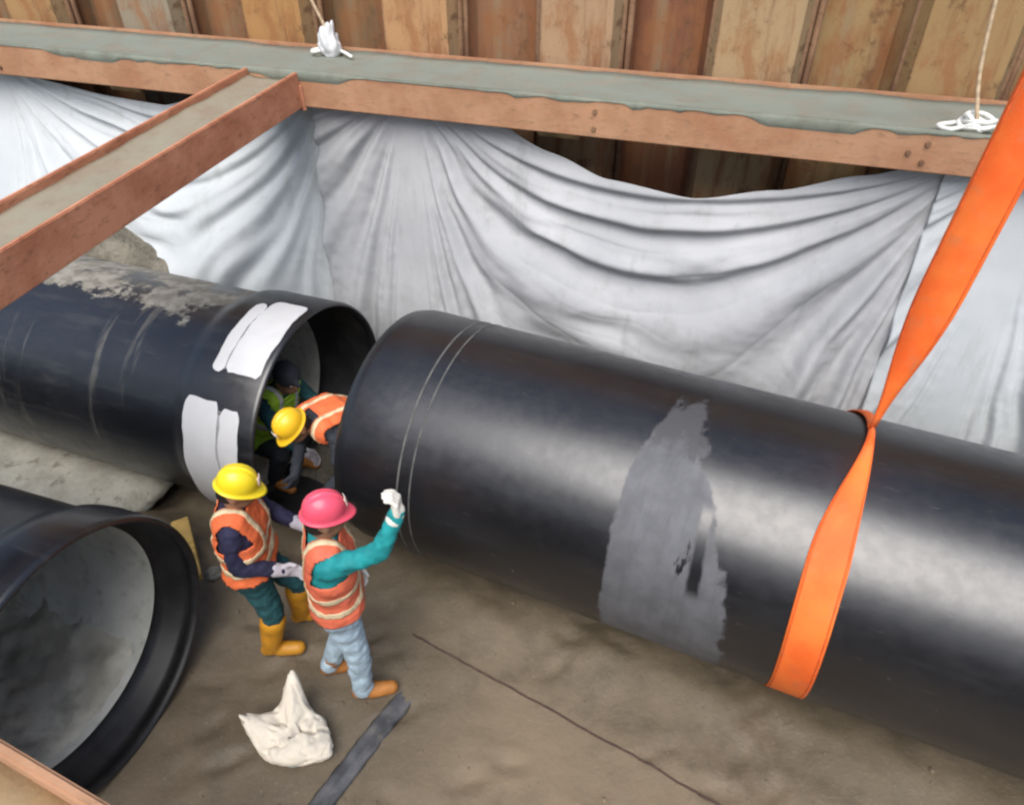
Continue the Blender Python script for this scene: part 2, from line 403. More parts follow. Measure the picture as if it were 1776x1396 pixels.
# concrete blinding strip between the left pipe and the near pipe
V = []; F = []; na, nb = 80, 26
for i in range(na + 1):
    for j in range(nb + 1):
        f = i / na; g = j / nb
        u = lerp(1.15, 2.80, g)
        s_end = -4.28 - 0.10 * (g - 0.5) + 0.05 * fbm(u * 3, 0.3, 9)
        s = lerp(-10.5, s_end, f ** 0.6)
        p = W(s, u, 0); e = min(sstep(1.0, 0.965, f), 1)
        V.append((p.x, p.y, -0.06 + 0.11 * e + 0.012 * fbm(p.x * 2.5, p.y * 2.5, 4)))
for i in range(na):
    for j in range(nb):
        a = i * (nb + 1) + j; F.append((a, a + nb + 1, a + nb + 2, a + 1))
o = tag(mesh_obj('concrete_slab', V, F, 'concrete'), 'pale rough concrete slab on the ground between left pipe and near pipe', 'slab')
sm = o.modifiers.new('thick', 'SOLIDIFY'); sm.thickness = 0.1; sm.offset = -1

# ------------------------------------------------------------------ sheet pile wall
wall = empty('sheet_pile_wall', Q(-2, 5.75, -0.2), WALL_ROT, 'weathered tan and rust steel sheet pile wall behind the waler', 'wall')
PER = 1.30; FRONT_V, BACK_V = 0.0, 0.32
def pile_mesh(front):
    # one U pile: pan with two sloping webs, lips at both ends; local x along the wall, y away from viewer
    s = 1 if front else -1
    yp = FRONT_V if front else BACK_V; ym = (FRONT_V + BACK_V) / 2
    pts = [(-0.325, ym + 0.0), (-0.262, yp), (0.262, yp), (0.325, ym)]
    if front: pts = [(-0.345, ym), (-0.272, yp), (0.272, yp), (0.345, ym)]
    else: pts = [(-0.318, ym - .012), (-0.245, yp), (0.245, yp), (0.318, ym - .012)]
    t = 0.016; bm = bmesh.new()
    prof = [(x, y) for x, y in pts] + [(x * 0.985, y + t) for x, y in reversed(pts)]
    lo = [bm.verts.new((x, y, 0.0)) for x, y in prof]; hi = [bm.verts.new((x, y, 6.2)) for x, y in prof]
    n = len(prof)
    for i in range(n): bm.faces.new((lo[i], lo[(i + 1) % n], hi[(i + 1) % n], hi[i]))
    bm.faces.new(hi); bm.faces.new(lo[::-1]); return bm
cols = {0: (.43, .29, .175), 1: (.19, .08, .048), 2: (.43, .31, .175), 3: (.37, .26, .125), 4: (.37, .25, .115), 5: (.33, .24, .12), 6: (.40, .28, .14),
        -1: (.26, .145, .085), -2: (.50, .295, .145), -3: (.16, .11, .058), -4: (.44, .245, .095), -5: (.22, .135, .075), -6: (.29, .27, .20), -7: (.14, .095, .055), -8: (.40, .255, .115), -9: (.15, .12, .07)}
fm = bm_obj('sheet_pile', pile_mesh(True), 'sheet_pile', wall, False)
bk = bm_obj('sheet_pile', pile_mesh(False), 'sheet_pile', wall, False)
protos = {True: fm, False: bk}; used = set()
bml = bmesh.new()
for dx in (0.0, 0.045):
    r = bmesh.ops.create_cone(bml, segments=10, radius1=0.024, radius2=0.024, depth=6.2, cap_ends=True)
    for v in r['verts']: v.co += Vector((dx, 0.0 if dx == 0 else 0.03, 3.1))
lock0 = bm_obj('interlock', bml, 'interlock_rust', wall, True); first_lock = True
for k in range(-10, 12):
    front = (k % 2 == 0)
    q = -1.37 + k * PER / 2 + 2.0
    o = protos[front]
    if front in used:
        o = o.copy(); COL.objects.link(o)
    used.add(front)
    o.parent = wall; o.location = (q, 0, random.uniform(-.05, .05))
    o.color = (*cols.get(k, (.33, .22, .12)), 1)
    l = lock0 if first_lock else lock0.copy()
    if not first_lock: COL.objects.link(l)
    first_lock = False
    l.parent = wall; l.location = (q + PER / 4, 0.135, 0.0); l.rotation_euler = (0, 0, random.uniform(-.4, .4))

# ------------------------------------------------------------------ H-beams
def hbeam(root, L0, L1, y0, y1, ztop, hfl, recess, tf=0.026, fm='rust_flange', wm='dust_web', crust=True):
    """local X along the beam; flanges at y0 (front) and y1, horizontal web below the rim"""
    box('front_flange', (L0, L1, y0, y0 + tf, ztop - hfl, ztop), fm, root, 0.006)
    box('back_flange', (L0, L1, y1 - tf, y1, ztop - hfl, ztop), fm, root, 0.006)
    # dusty web, slightly uneven
    n = int((L1 - L0) / 0.05); V = []; F = []
    for i in range(n + 1):
        x = lerp(L0 + .003, L1 - .003, i / n)
        for j in range(9):
            y = lerp(y0 + tf, y1 - tf, j / 8)
            V.append((x, y, ztop - recess + 0.012 * fbm(x * 2.2, y * 5, 1) + 0.014 * (abs(j - 4) / 4) ** 4))
    for i in range(n):
        for j in range(8):
            a = i * 9 + j; F.append((a, a + 9, a + 10, a + 1))
    V2 = []; F2 = []
    for i in range(n + 1):
        x = lerp(L0 + .005, L1 - .005, i / n); a_ = min(1.2, max(0.0, 2.2 * fbm(x * 1.1, 3.0, ztop * 9 + L0) + 0.9 * fbm(x * 5, 1.0, 4.0) - 0.05))
        dr = 0.004 + 0.05 * a_ * (hfl / 0.24); bk_ = 0.05 + 0.05 * a_
        for (yy, zz) in ((y0 + tf + bk_, ztop - recess + .012), (y0 + tf + .004, ztop + 0.006 + .006 * a_), (y0 + .002, ztop + 0.008 + .004 * a_), (y0 - 0.006, ztop - 0.004), (y0 - 0.006 - .003 * a_, ztop - dr * .6), (y0 + 0.002, ztop - dr)):
            V2.append((x, yy, zz))
    for i in range(n):
        for j in range(5):
            a = i * 6 + j; F2.append((a, a + 6, a + 7, a + 1))
    if crust: mesh_obj('dust_crust', V2, F2, 'crust', root)
    w = mesh_obj('web', V, F, wm, root)
    m = w.modifiers.new('thick', 'SOLIDIFY'); m.thickness = 0.02; m.offset = -1
waler = empty('waler_beam', Q(0, 4.85, 2.56), WALL_ROT, 'long rusty steel waler beam with grey-green dusty top, along the sheet piles', 'steel beam')
hbeam(waler, -10.5, 6.5, 0.0, 0.82, 0.24, 0.24, 0.035)
for x in (-7.3, -4.9, -2.02, 0.62, 2.6):       # stiffener plates showing under the rim
    box('stiffener', (x, x + 0.014, 0.028, 0.79, 0.0, 0.19), 'rust_flange', waler, 0.0)
for x in (-6.1, -1.0, 0.93, 1.02, 2.9):       # welded cleats and bolts on the front flange
    for zz in ((0.06, 0.17) if x != 0.93 else (0.11,)):
        bm = bmesh.new(); bmesh.ops.create_cone(bm, segments=6, radius1=0.018, radius2=0.016, depth=0.016, cap_ends=True, matrix=Matrix.Translation((x, -0.008, zz)) @ Matrix.Rotation(PI / 2, 4, 'X'))
        bm_obj('bolt', bm, 'interlock_rust', waler, False)
# timber packers between waler and piles
for x in (-5.15, -1.32, 3.8):
    box('packer', (x - 0.16, x + 0.16, 0.30, 0.86, -0.13, -0.003), 'timber', waler, 0.006)

# strut, butting on the waler
sd = Vector((0.32322842, 0.94414113, 0.06419431))
p0 = Q(-3.22, 4.847, 2.803)
strut = empty('strut_beam', p0, 0, 'rusty steel strut beam running from the waler to the lower left', 'steel beam')
xa = -sd; ya = Vector((0, 0, 1)).cross(xa).normalized(); za = xa.cross(ya)
strut.rotation_euler = Matrix((xa, ya, za)).transposed().to_euler()
# local y: to viewer's right is +/-
right = ya.dot(Vector((1, 0, 0))) > 0
if right: hbeam(strut, 0.0, 5.0, -0.45, 0.0, 0.0, 0.245, 0.06, 0.03, 'rust_strut', 'strut_web', crust=False)
else: hbeam(strut, 0.0, 5.0, 0.0, 0.45, 0.0, 0.245, 0.06, 0.03, 'rust_strut', 'strut_web', crust=False)
pl = bmesh.new(); box_bm(pl, 0.0, 0.02, (-0.47 if right else -0.02), (0.02 if right else 0.47), -0.27, -0.09, 0.003)
bm_obj('end_plate', pl, 'rust_strut', strut, False)

near_waler = empty('waler_beam', W(0, 0.22, 2.55), PIPE_ROT, 'rusty brown steel beam edge in the bottom left corner, nearest the viewer', 'steel beam')
hbeam(near_waler, -8.0, 3.0, -0.48, 0.0, 0.25, 0.25, 0.06, 0.024, wm='muddy_web', crust=False)

# ------------------------------------------------------------------ pipes
def bell_profile(Rb, Rbell, L, lb):
    """axis X; open bell mouth at x = 0, barrel to x = -L (outside only)"""
    return [(-L, Rb), (-lb - 0.16, Rb), (-lb - 0.10, Rb + 0.2 * (Rbell - Rb)), (-lb - 0.03, Rbell - 0.006), (-lb + 0.03, Rbell),
            (-0.03, Rbell), (-0.008, Rbell - 0.006), (0.0, Rbell - 0.018)]
def bell_pipe(root, Rb, Rbell, L, lb, mat, floor_mud=True):
    rs = Rb + 0.015; rbore = Rb - 0.055
    prof = bell_profile(Rb, Rbell, L, lb)
    # densify so shading of the long barrel stays even
    V, F = lathe(prof + [(0.0, rs + 0.012)], 160, False)
    ob = mesh_obj('barrel', V, F, mat, root)
    sock = [(0.0, rs + 0.012), (-0.012, rs), (-0.05, rs), (-0.06, rs + .012), (-0.12, rs + .012), (-0.13, rs), (-lb + 0.05, rs), (-lb, rbore + 0.02), (-lb, rbore)]
    V, F = lathe(sock, 160, False); mesh_obj('socket', V, F, 'socket_black', root)
    V, F = lathe([(-lb, rbore), (-lb - 0.02, rbore - .004), (-L, rbore - .004)], 128, False); mesh_obj('lining', V, F, 'mortar', root)
    V, F = lathe([(-L, Rb), (-L, rbore - .004)], 128, False); mesh_obj('end_face', V, F, 'socket_black', root)
    if floor_mud:
        V = []; F = []; a0 = R(46)
        for i in range(90):
            x = lerp(-lb - 0.006, -3.4, i / 89)
            for j in range(33):
                a = lerp(-a0, a0, j / 32)
                rr = rbore
                edge = sstep(1.0, 0.5, abs(a) / a0)
                nz = 0.5 + 0.5 * fbm(x * 3.2, a * 3.0, 8.0)
                hgt = -0.012 + edge * (0.085 * nz + 0.05 * max(0, fbm(x * 1.4, a * 2.0, 3.3))) * sstep(-lb, -lb - .14, x) + 0.035 * max(0, fbm(x * 9, a * 8, 1.0))* sstep(-lb, -lb - .12, x)
                V.append((x, (rr - hgt) * math.sin(a), -(rr - hgt) * math.cos(a)))
        for i in range(89):
            for j in range(32):
                q = i * 33 + j; F.append((q, q + 1, q + 34, q + 33))
        mesh_obj('mud_deposit', V, F, 'pipe_mud', root)
    return ob

# right, hanging pipe (spigot end to the left)
ZC, UC, RB = 0.86, 3.29, 0.83
rp = empty('large_pipe', W(0, UC, ZC), PIPE_ROT, 'black pipe hanging in the orange sling with a grey smeared patch', 'pipe')
xe = -2.36
prof = [(7.0, RB)] + [(x, RB) for x in np.arange(6.5, -2.2, -0.5)] + [(xe + 0.09, RB), (xe + 0.012, RB - 0.018), (xe, RB - 0.03), (xe, RB - 0.055)]
V, F = lathe(prof, 160, False); mesh_obj('barrel', V, F, 'bitumen_patch', rp)
V, F = lathe([(xe, RB - 0.055), (xe + .02, RB - .06), (7.0, RB - .06), (7.0, RB)], 128, False); mesh_obj('lining', V, F, 'mortar', rp)
simple('mark_line', (0.10, 0.10, 0.095), 0.7, 0.3, 10)
for xs, wd in ((-1.885, 0.006), (-1.80, 0.005)):
    V, F = lathe([(xs - wd, RB - .001), (xs - wd, RB + 0.0035), (xs + wd, RB + 0.0035), (xs + wd, RB - .001)], 160, False)
    mesh_obj('insertion_mark', V, F, 'mark_line', rp)

# left pipe
LYAW = 0.07; LU, LZ, LR, LRB = 3.285, 0.685, 0.815, 0.865
lrot = PIPE_ROT + LYAW
lp = empty('large_pipe', W(-3.05, LU, LZ), lrot, 'black pipe with muddy top and white panels round its open end', 'pipe')
bell_pipe(lp, LR, LRB, 8.0, 0.55, 'bitumen_mud', True)
def wrap(x0, x1, a0, a1, r, name='white_panel', mat='white_sheet'):
    """curved thin panel lying on the bell; angles measured up from the front"""
    V = []; F = []; na, nx_ = 64, 6
    for lay in (0, 1):
        for i in range(na + 1):
            a = R(lerp(a0, a1, i / na)); 
            for j in range(nx_ + 1):
                f = j / nx_; g = i / na
                cor = 0.05 * (max(0, abs(g - .5) * 2 - 0.86) / 0.14) ** 2
                x = lerp(x0 + cor * .6, x1 - cor * .6, f)
                x += 0.012 * fbm(a * 5, f * 2, x0 * 7) * (1 if f in (0, 1) else .3)
                da = 0.012 * fbm(x * 9, 2.0, a0) if i in (0, na) else 0
                rr = r + (0.0045 if lay == 0 else 0.001) + 0.002 * max(0, fbm(x * 6, a * 4, 2))
                # rounded corners
                V.append((x, -rr * math.cos(a + da), rr * math.sin(a + da)))
    off = (na + 1) * (nx_ + 1)
    for i in range(na):
        for j in range(nx_):
            a = i * (nx_ + 1) + j; F.append((a, a + 1, a + nx_ + 2, a + nx_ + 1)); F.append((off + a, off + a + nx_ + 1, off + a + nx_ + 2, off + a + 1))
    rim = [j for j in range(nx_ + 1)] + [i * (nx_ + 1) + nx_ for i in range(1, na + 1)] + [na * (nx_ + 1) + j for j in range(nx_ - 1, -1, -1)] + [i * (nx_ + 1) for i in range(na - 1, 0, -1)]
    for k in range(len(rim)):
        a, c = rim[k], rim[(k + 1) % len(rim)]; F.append((a, off + a, off + c, c))
    return mesh_obj(name, V, F, mat, lp, False)
wrap(-0.56, -0.285, -42, 39, LRB); wrap(-0.27, -0.115, -36, 37, LRB); wrap(-0.30, -0.255, -40, 35, LRB - 0.004, 'grey_seam', 'seam_grey')
wrap(-0.42, -0.33, 52, 94, LRB); wrap(-0.318, -0.045, 53, 99, LRB); wrap(-0.345, -0.30, 54, 92, LRB - 0.004, 'grey_seam', 'seam_grey')

# near pipe
npipe = empty('large_pipe', W(-2.82, 0.995, 0.79), PIPE_ROT + 0.107, 'black pipe with open grey mortar lined mouth, nearest at lower left', 'pipe')
bell_pipe(npipe, 0.745, 0.80, 6.0, 0.26, 'bitumen_near', True)
for o_, g_ in ((rp, 1), (lp, 1), (npipe, 1)): o_['group'] = 'large black water pipes in the trench'

# ------------------------------------------------------------------ draped geotextile
def vnoise(x, y, seed=0):
    def h(i, j):
        n = (i * 374761393 + j * 668265263 + seed * 982451653) & 0x7fffffff
        n = ((n ^ (n >> 13)) * 1274126177) & 0x7fffffff
        return ((n ^ (n >> 16)) & 0xffff) / 65535.0
    xi = np.floor(x).astype(np.int64); yi = np.floor(y).astype(np.int64); fx = x - xi; fy = y - yi
    fx = fx * fx * (3 - 2 * fx); fy = fy * fy * (3 - 2 * fy)
    return (h(xi, yi) * (1 - fx) + h(xi + 1, yi) * fx) * (1 - fy) + (h(xi, yi + 1) * (1 - fx) + h(xi + 1, yi + 1) * fx) * fy
def sn(x, y, seed=0):
    a = vnoise(x * 0.80 + y * 0.60, -x * 0.60 + y * 0.80, seed); b_ = vnoise((x * 0.34 - y * 0.94) * 1.31 + 7, (x * 0.94 + y * 0.34) * 1.31, seed + 77)
    return np.clip(0.5 + (a + b_ - 1.0) * 0.62, 0, 1)
def tarp(name, label, q0, q1, topf, botf, cells, vf, mat, nq=300, nz=180, freq=3.1, seed=1, amp=0.085):
    qs = np.linspace(q0, q1, nq + 1); ts = np.linspace(0, 1, nz + 1)
    top = np.array([topf(q) for q in qs]); bot = np.array([botf(q) for q in qs])
    Qg = np.repeat(qs[None, :], nz + 1, 0); Z = top[None, :] + (bot - top)[None, :] * ts[:, None]
    K = np.zeros_like(Z)
    for (qa, qb, zA, zB, span) in cells:              # swag between two hanging points
        sel = (Qg >= qa) & (Qg < qb)
        x = np.clip((Qg - qa) / (qb - qa), 0.004, 0.996)
        y = (zA + (zB - zA) * x) - Z
        k = np.maximum(y, 0.01) / (4 * x * (1 - x))
        kk = np.log(k + 0.12); kk = kk - 0.42 * np.maximum(0, kk - 0.3)
        K[sel] = (kk * span)[sel]
    ph = K * freq + 0.9 * sn(Qg * 0.6, Z * 0.7, seed) + 0.10 * sn(Qg * 2.4, Z * 2.4, seed + 5)
    dz = (top - bot).mean() / nz; dq = (q1 - q0) / nq
    gzK, gqK = np.gradient(K, axis=0) / max(dz, 1e-6), np.gradient(K, axis=1) / dq
    lam = 1.0 / (freq * np.sqrt(gzK ** 2 + gqK ** 2) + 1e-6)
    lam = np.minimum(lam, 1.0)
    def ridge(p): 
        s = np.sin(p * 2 * PI); return np.where(s > 0, s ** 0.8, -np.abs(s) ** 1.3 * 0.9)
    env = 0.35 + 0.95 * sn(Qg * 0.9 + 3, Z * 1.3, seed + 9) ** 1.3
    D = np.minimum(amp, 0.20 * lam) * env * ridge(ph) + np.minimum(amp * .4, 0.10 * lam) * ridge(ph * 1.83 + sn(Qg * 2, Z * 2, seed + 3)) * sn(Qg * 1.7, Z * 1.7, seed + 2)
    D += 0.035 * (sn(Qg * 1.3, Z * 0.9, seed + 21) - .5) + 0.006 * (sn(Qg * 14, Z * 14, seed + 31) - .5)
    for (qa, qb, *_r) in cells:
        for qq in (qa, qb):
            e_ = np.clip(np.abs(Qg - qq) / 0.22, 0, 1); D *= 0.25 + 0.75 * e_ * e_ * (3 - 2 * e_)
    hang = np.clip((top[None, :] - Z) / 0.12, 0, 1)
    D *= 0.35 + 0.65 * hang
    verts = []
    for i in range(nz + 1):
        for j in range(nq + 1):
            q = Qg[i, j]; z = Z[i, j]; v = vf(q, z, ts[i]) - D[i, j]
            verts.append(Q(q, v, z))
    faces = [(i * (nq + 1) + j, i * (nq + 1) + j + 1, (i + 1) * (nq + 1) + j + 1, (i + 1) * (nq + 1) + j) for i in range(nz) for j in range(nq)]
    o = mesh_obj(name, verts, faces, mat)
    m = o.modifiers.new('thick', 'SOLIDIFY'); m.thickness = 0.004; m.offset = 0
    return tag(o, label, 'tarpaulin', 'grey fabric sheets hung under the waler')
def interp(pts):
    xs = [p[0] for p in pts]; ys = [p[1] for p in pts]
    def f(q):
        # smooth piecewise
        for i in range(len(xs) - 1):
            if q <= xs[i + 1] or i == len(xs) - 2:
                t = min(1, max(0, (q - xs[i]) / (xs[i + 1] - xs[i]))); return lerp(ys[i], ys[i + 1], t * t * (3 - 2 * t) * .5 + t * .5)
    return f
def v_mid(q, z, t): return 5.03 - 0.16 * sstep(2.3, 0.4, z) - 0.05 * math.sin(PI * min(1, t))
tarp('hanging_tarp', 'grey fabric sheet sagging in long swags behind the hanging pipe',
     -3.27, 1.235, interp([(-3.27, 2.60), (-1.85, 2.58), (-1.35, 2.36), (-.92, 2.22), (-.29, 2.155), (.26, 2.28), (.76, 2.44), (1.12, 2.56), (1.235, 2.60)]),
     lambda q: 0.25, [(-9.0, -2.45, 2.75, 2.75, 1.0), (-2.45, 1.33, 2.72, 2.62, 1.0)], v_mid, 'geotextile', seed=4)
def v_left(q, z, t):
    return 5.06 - 0.52 * sstep(2.4, 0.9, z) * sstep(-3.3, -4.4, q) - 0.12 * sstep(2.3, .4, z)
tarp('hanging_tarp', 'pale fabric sheet behind the strut, its lower edge trailing on soil over the left pipe',
     -9.5, -3.12, interp([(-9.5, 2.62), (-6.3, 2.60), (-5.9, 2.48), (-5.2, 2.40), (-4.7, 2.38), (-4.2, 2.52), (-3.9, 2.60), (-3.12, 2.60)]),
     interp([(-9.5, 1.22), (-5.6, 1.20), (-4.7, 0.95), (-4.0, 0.55), (-3.12, 0.3)]),
     [(-14.0, -6.5, 2.8, 2.75, 1.0), (-6.5, -3.15, 2.75, 2.72, 1.0), (-3.15, 0, 2.72, 2.72, 1)], v_left, 'geotextile_pale', seed=14, freq=3.3, amp=0.11)
tarp('hanging_tarp', 'whiter fabric sheet hanging straight down right of the sling',
     1.20, 5.5, interp([(1.2, 2.60), (3.0, 2.60), (5.5, 2.60)]), lambda q: 0.25,
     [(-2.0, 1.75, 2.8, 2.8, 1.0), (1.75, 6.6, 2.8, 2.8, 1.0)], lambda q, z, t: v_mid(q, z, t) - 0.035, 'geotextile_pale', seed=23, freq=3.6)

# ------------------------------------------------------------------ orange sling, choked on the hanging pipe
SLX = 0.50
sl = empty('lifting_sling', W(SLX, UC, ZC + RB), PIPE_ROT, 'wide orange webbing sling looped round the hanging pipe', 'sling')
def ribbon(name, pts, mat, parent, th=0.006, nw=9, edge=None):
    """pts: list of (centre, across unit vector, normal, half width, cup)"""
    V = []; F = []
    for lay in (1, -1):
        for (c, ac, nn, hw, cup) in pts:
            for j in range(nw):
                f = -1 + 2 * j / (nw - 1)
                V.append(c + ac * (hw * f) + nn * (cup * (1 - f * f) + lay * th / 2))
    n = len(pts); off = n * nw
    for i in range(n - 1):
        for j in range(nw - 1):
            a = i * nw + j; F.append((a, a + 1, a + nw + 1, a + nw)); F.append((off + a, off + a + nw, off + a + nw + 1, off + a + 1))
        for j in (0, nw - 1):
            a = i * nw + j; F.append((a, a + nw, off + a + nw, off + a))
    for i in (0, n - 1):
        for j in range(nw - 1):
            a = i * nw + j; F.append((a, a + 1, off + a + 1, off + a))
    if edge:
        for f in edge:
            ribbon('stitch_line', [(c + ac * (hw * f) + nn * (cup * (1 - f * f) + 0.0035), ac, nn, max(.0015, hw * .035), 0) for (c, ac, nn, hw, cup) in pts], 'stitching', parent, 0.002, 2)
    o = mesh_obj(name, V, F, mat, parent)
    bm = bmesh.new(); bm.from_mesh(o.data); bmesh.ops.recalc_face_normals(bm, faces=bm.faces); bm.to_mesh(o.data); bm.free()
    return o
# local frame of the sling root: x along pipe, y away, z up, origin on the crown
pts = []
for i in range(121):
    a = lerp(100, -260, i / 120); ar = R(a)
    near = sstep(100, 40, a) * sstep(-260, -200, a)
    hw = lerp(0.017, 0.098, near)
    rad = RB + 0.006 + lerp(0.016, 0.0, near)
    xoff = lerp(0.045, -0.03, sstep(100, 45, a)) + lerp(0, 0.03, sstep(40, -30, a)) + 0.042 * sstep(-200, -255, a)
    c = Vector((xoff, -rad * math.cos(ar), rad * math.sin(ar) - RB)); nn = Vector((0, -math.cos(ar), math.sin(ar)))
    pts.append((c, Vector((1, 0, 0)), nn, hw, 0.02 * (1 - near)))
loop = ribbon('pipe_loop', pts, 'webbing', sl, edge=(-.86, .86))
top = Vector((0.045, RB * math.cos(R(80)) + 0.0, RB * math.sin(R(80)) + 0.012 - RB))
pts = []
face = Vector((-0.35, -0.94, 0)).normalized()
for i in range(70):
    t = i / 69; z = t * 6.5
    hw = lerp(0.022, 0.097, sstep(0, 0.85, z)); tw = lerp(R(70), R(2), sstep(-0.1, 0.7, z))
    ac = Vector((0.94, -0.35, 0)); ac = Matrix.Rotation(tw, 3, 'Z') @ ac; nn = Vector((-ac.y, ac.x, 0)) * -1
    pts.append((top + Vector((0.062 * z, 0.0, z)), ac, nn, hw, 0.03 * sstep(0, .5, z)))
ribbon('lifting_leg', pts, 'webbing', sl, edge=(-.86, .86))
# ------------------------------------------------------------------ blob modelling for people
def blob(name, prims, voxel, mat, parent=None, smooth=4, disp=0.0, link=True):
    bm = bmesh.new()
    for p in prims:
        if p[0] == 'c':
            _, a, ra, b_, rb = p; a = Vector(a); b_ = Vector(b_); dvec = b_ - a; L = dvec.length
            rot = dvec.to_track_quat('Z', 'Y').to_matrix().to_4x4() if L > 1e-6 else Matrix()
            n = 16; rings = []
            sec = [(-ra * math.cos(t), ra * math.sin(t)) for t in np.linspace(0.15, PI / 2, 5)] + [(L + rb * math.sin(t), rb * math.cos(t)) for t in np.linspace(0, PI / 2 - .15, 5)]
            mt = Matrix.Translation(a) @ rot
            for (z, r) in sec: rings.append([bm.verts.new(mt @ Vector((r * math.cos(2 * PI * j / n), r * math.sin(2 * PI * j / n), z))) for j in range(n)])
            for i in range(len(rings) - 1):
                for j in range(n): bm.faces.new((rings[i][j], rings[i][(j + 1) % n], rings[i + 1][(j + 1) % n], rings[i + 1][j]))
            bm.faces.new(rings[0][::-1]); bm.faces.new(rings[-1])
        else:
            _, c, rad = p[:3]; rot = p[3] if len(p) > 3 else Matrix.Identity(3)
            r = bmesh.ops.create_uvsphere(bm, u_segments=20, v_segments=14, radius=1.0)
            for v in r['verts']: v.co = Vector(c) + rot @ Vector((v.co.x * rad[0], v.co.y * rad[1], v.co.z * rad[2]))
    me = bpy.data.meshes.new(name); bm.to_mesh(me); bm.free()
    o = bpy.data.objects.new(name, me); COL.objects.link(o)
    m = o.modifiers.new('r', 'REMESH'); m.mode = 'VOXEL'; m.voxel_size = voxel
    s_ = o.modifiers.new('s', 'SMOOTH'); s_.iterations = smooth; s_.factor = 0.5
    dg = bpy.context.evaluated_depsgraph_get(); ev = o.evaluated_get(dg)
    me2 = bpy.data.meshes.new_from_object(ev); o.modifiers.clear(); o.data = me2; bpy.data.meshes.remove(me)
    me2.name = name
    if disp:
        me2.calc_loop_triangles()
        nrm = [v.normal.copy() for v in me2.vertices]
        for v, nn in zip(me2.vertices, nrm):
            c = v.co; v.co = c + nn * disp * (fbm(c.x * 9, c.y * 9, c.z * 14, 3) + 0.6 * fbm(c.x * 22, c.y * 22, c.z * 30, 2))
    me2.polygons.foreach_set('use_smooth', [True] * len(me2.polygons))
    me2.materials.clear(); me2.materials.append(M[mat]); o.parent = parent
    return o
def shell_part(name, src, keep, off, mat, parent, th=0.004):
    """copy the faces of src whose centre passes keep(), pushed out along normals"""
    bm = bmesh.new(); bm.from_mesh(src.data); bm.normal_update()
    bmesh.ops.delete(bm, geom=[f for f in bm.faces if not keep(f.calc_center_median())], context='FACES')
    for v in bm.verts: v.co += v.normal * off
    me = bpy.data.meshes.new(name); bm.to_mesh(me); bm.free(); me.materials.clear(); me.materials.append(M[mat])
    me.polygons.foreach_set('use_smooth', [True] * len(me.polygons))
    o = bpy.data.objects.new(name, me); COL.objects.link(o); o.parent = parent
    m = o.modifiers.new('t', 'SOLIDIFY'); m.thickness = th; m.offset = 1
    return o
def torso_prims(J, grow=0.0, lo=0.0, hi=1.0, flare=0.0):
    pel, wai, che, nk = [Vector(J[k]) for k in ('pelvis', 'waist', 'chest', 'shoulders')]
    spine = [pel, wai, che, nk]; wid = [0.080, 0.072, 0.090, 0.105]; rad = [0.108, 0.100, 0.110, 0.070]
    lat = Vector(J.get('lat', (0, 1, 0))).normalized(); pr = []
    for i in range(13):
        t = lerp(lo, hi, i / 12) * 3; k = min(2, int(t)); f = t - k
        c = spine[k].lerp(spine[k + 1], f); w = lerp(wid[k], wid[k + 1], f); r = lerp(rad[k], rad[k + 1], f) + grow + flare * max(0, 1 - t / 1.2)
        pr.append(('c', c - lat * w, r, c + lat * w, r))
    return pr
def hand_prims(wr, d_f, d_th, curl=0.5, g=1.0):
    """palm + five fingers: d_f = finger direction, d_th = thumb side"""
    wr = Vector(wr); f = Vector(d_f).normalized(); t = Vector(d_th); t = (t - f * t.dot(f)).normalized(); p = f.cross(t).normalized()
    pr = [('c', wr, 0.030 * g, wr + f * 0.03, 0.032 * g)]
    for k in range(4):
        o = t * (0.033 - 0.022 * k); base = wr + f * 0.085 + o
        pr.append(('c', wr + f * 0.02 + o * 0.7, 0.019 * g, base, 0.0135 * g))
        L = (0.040, 0.045, 0.042, 0.033)[k]
        d1 = (f * math.cos(curl) + p * math.sin(curl)); m1 = base + d1 * L
        d2 = (f * math.cos(curl * 2.3) + p * math.sin(curl * 2.3)); m2 = m1 + d2 * L * .8
        pr += [('c', base, 0.0115 * g, m1, 0.0105 * g), ('c', m1, 0.0105 * g, m2, 0.009 * g)]
    tb = wr + f * 0.025 + t * 0.030; t1 = tb + (f * .6 + t * .75 + p * .25).normalized() * 0.042; t2 = t1 + (f * .85 + t * .2 + p * .45).normalized() * 0.034
    pr += [('c', tb, 0.016 * g, t1, 0.0125 * g), ('c', t1, 0.0125 * g, t2, 0.0105 * g)]
    return pr
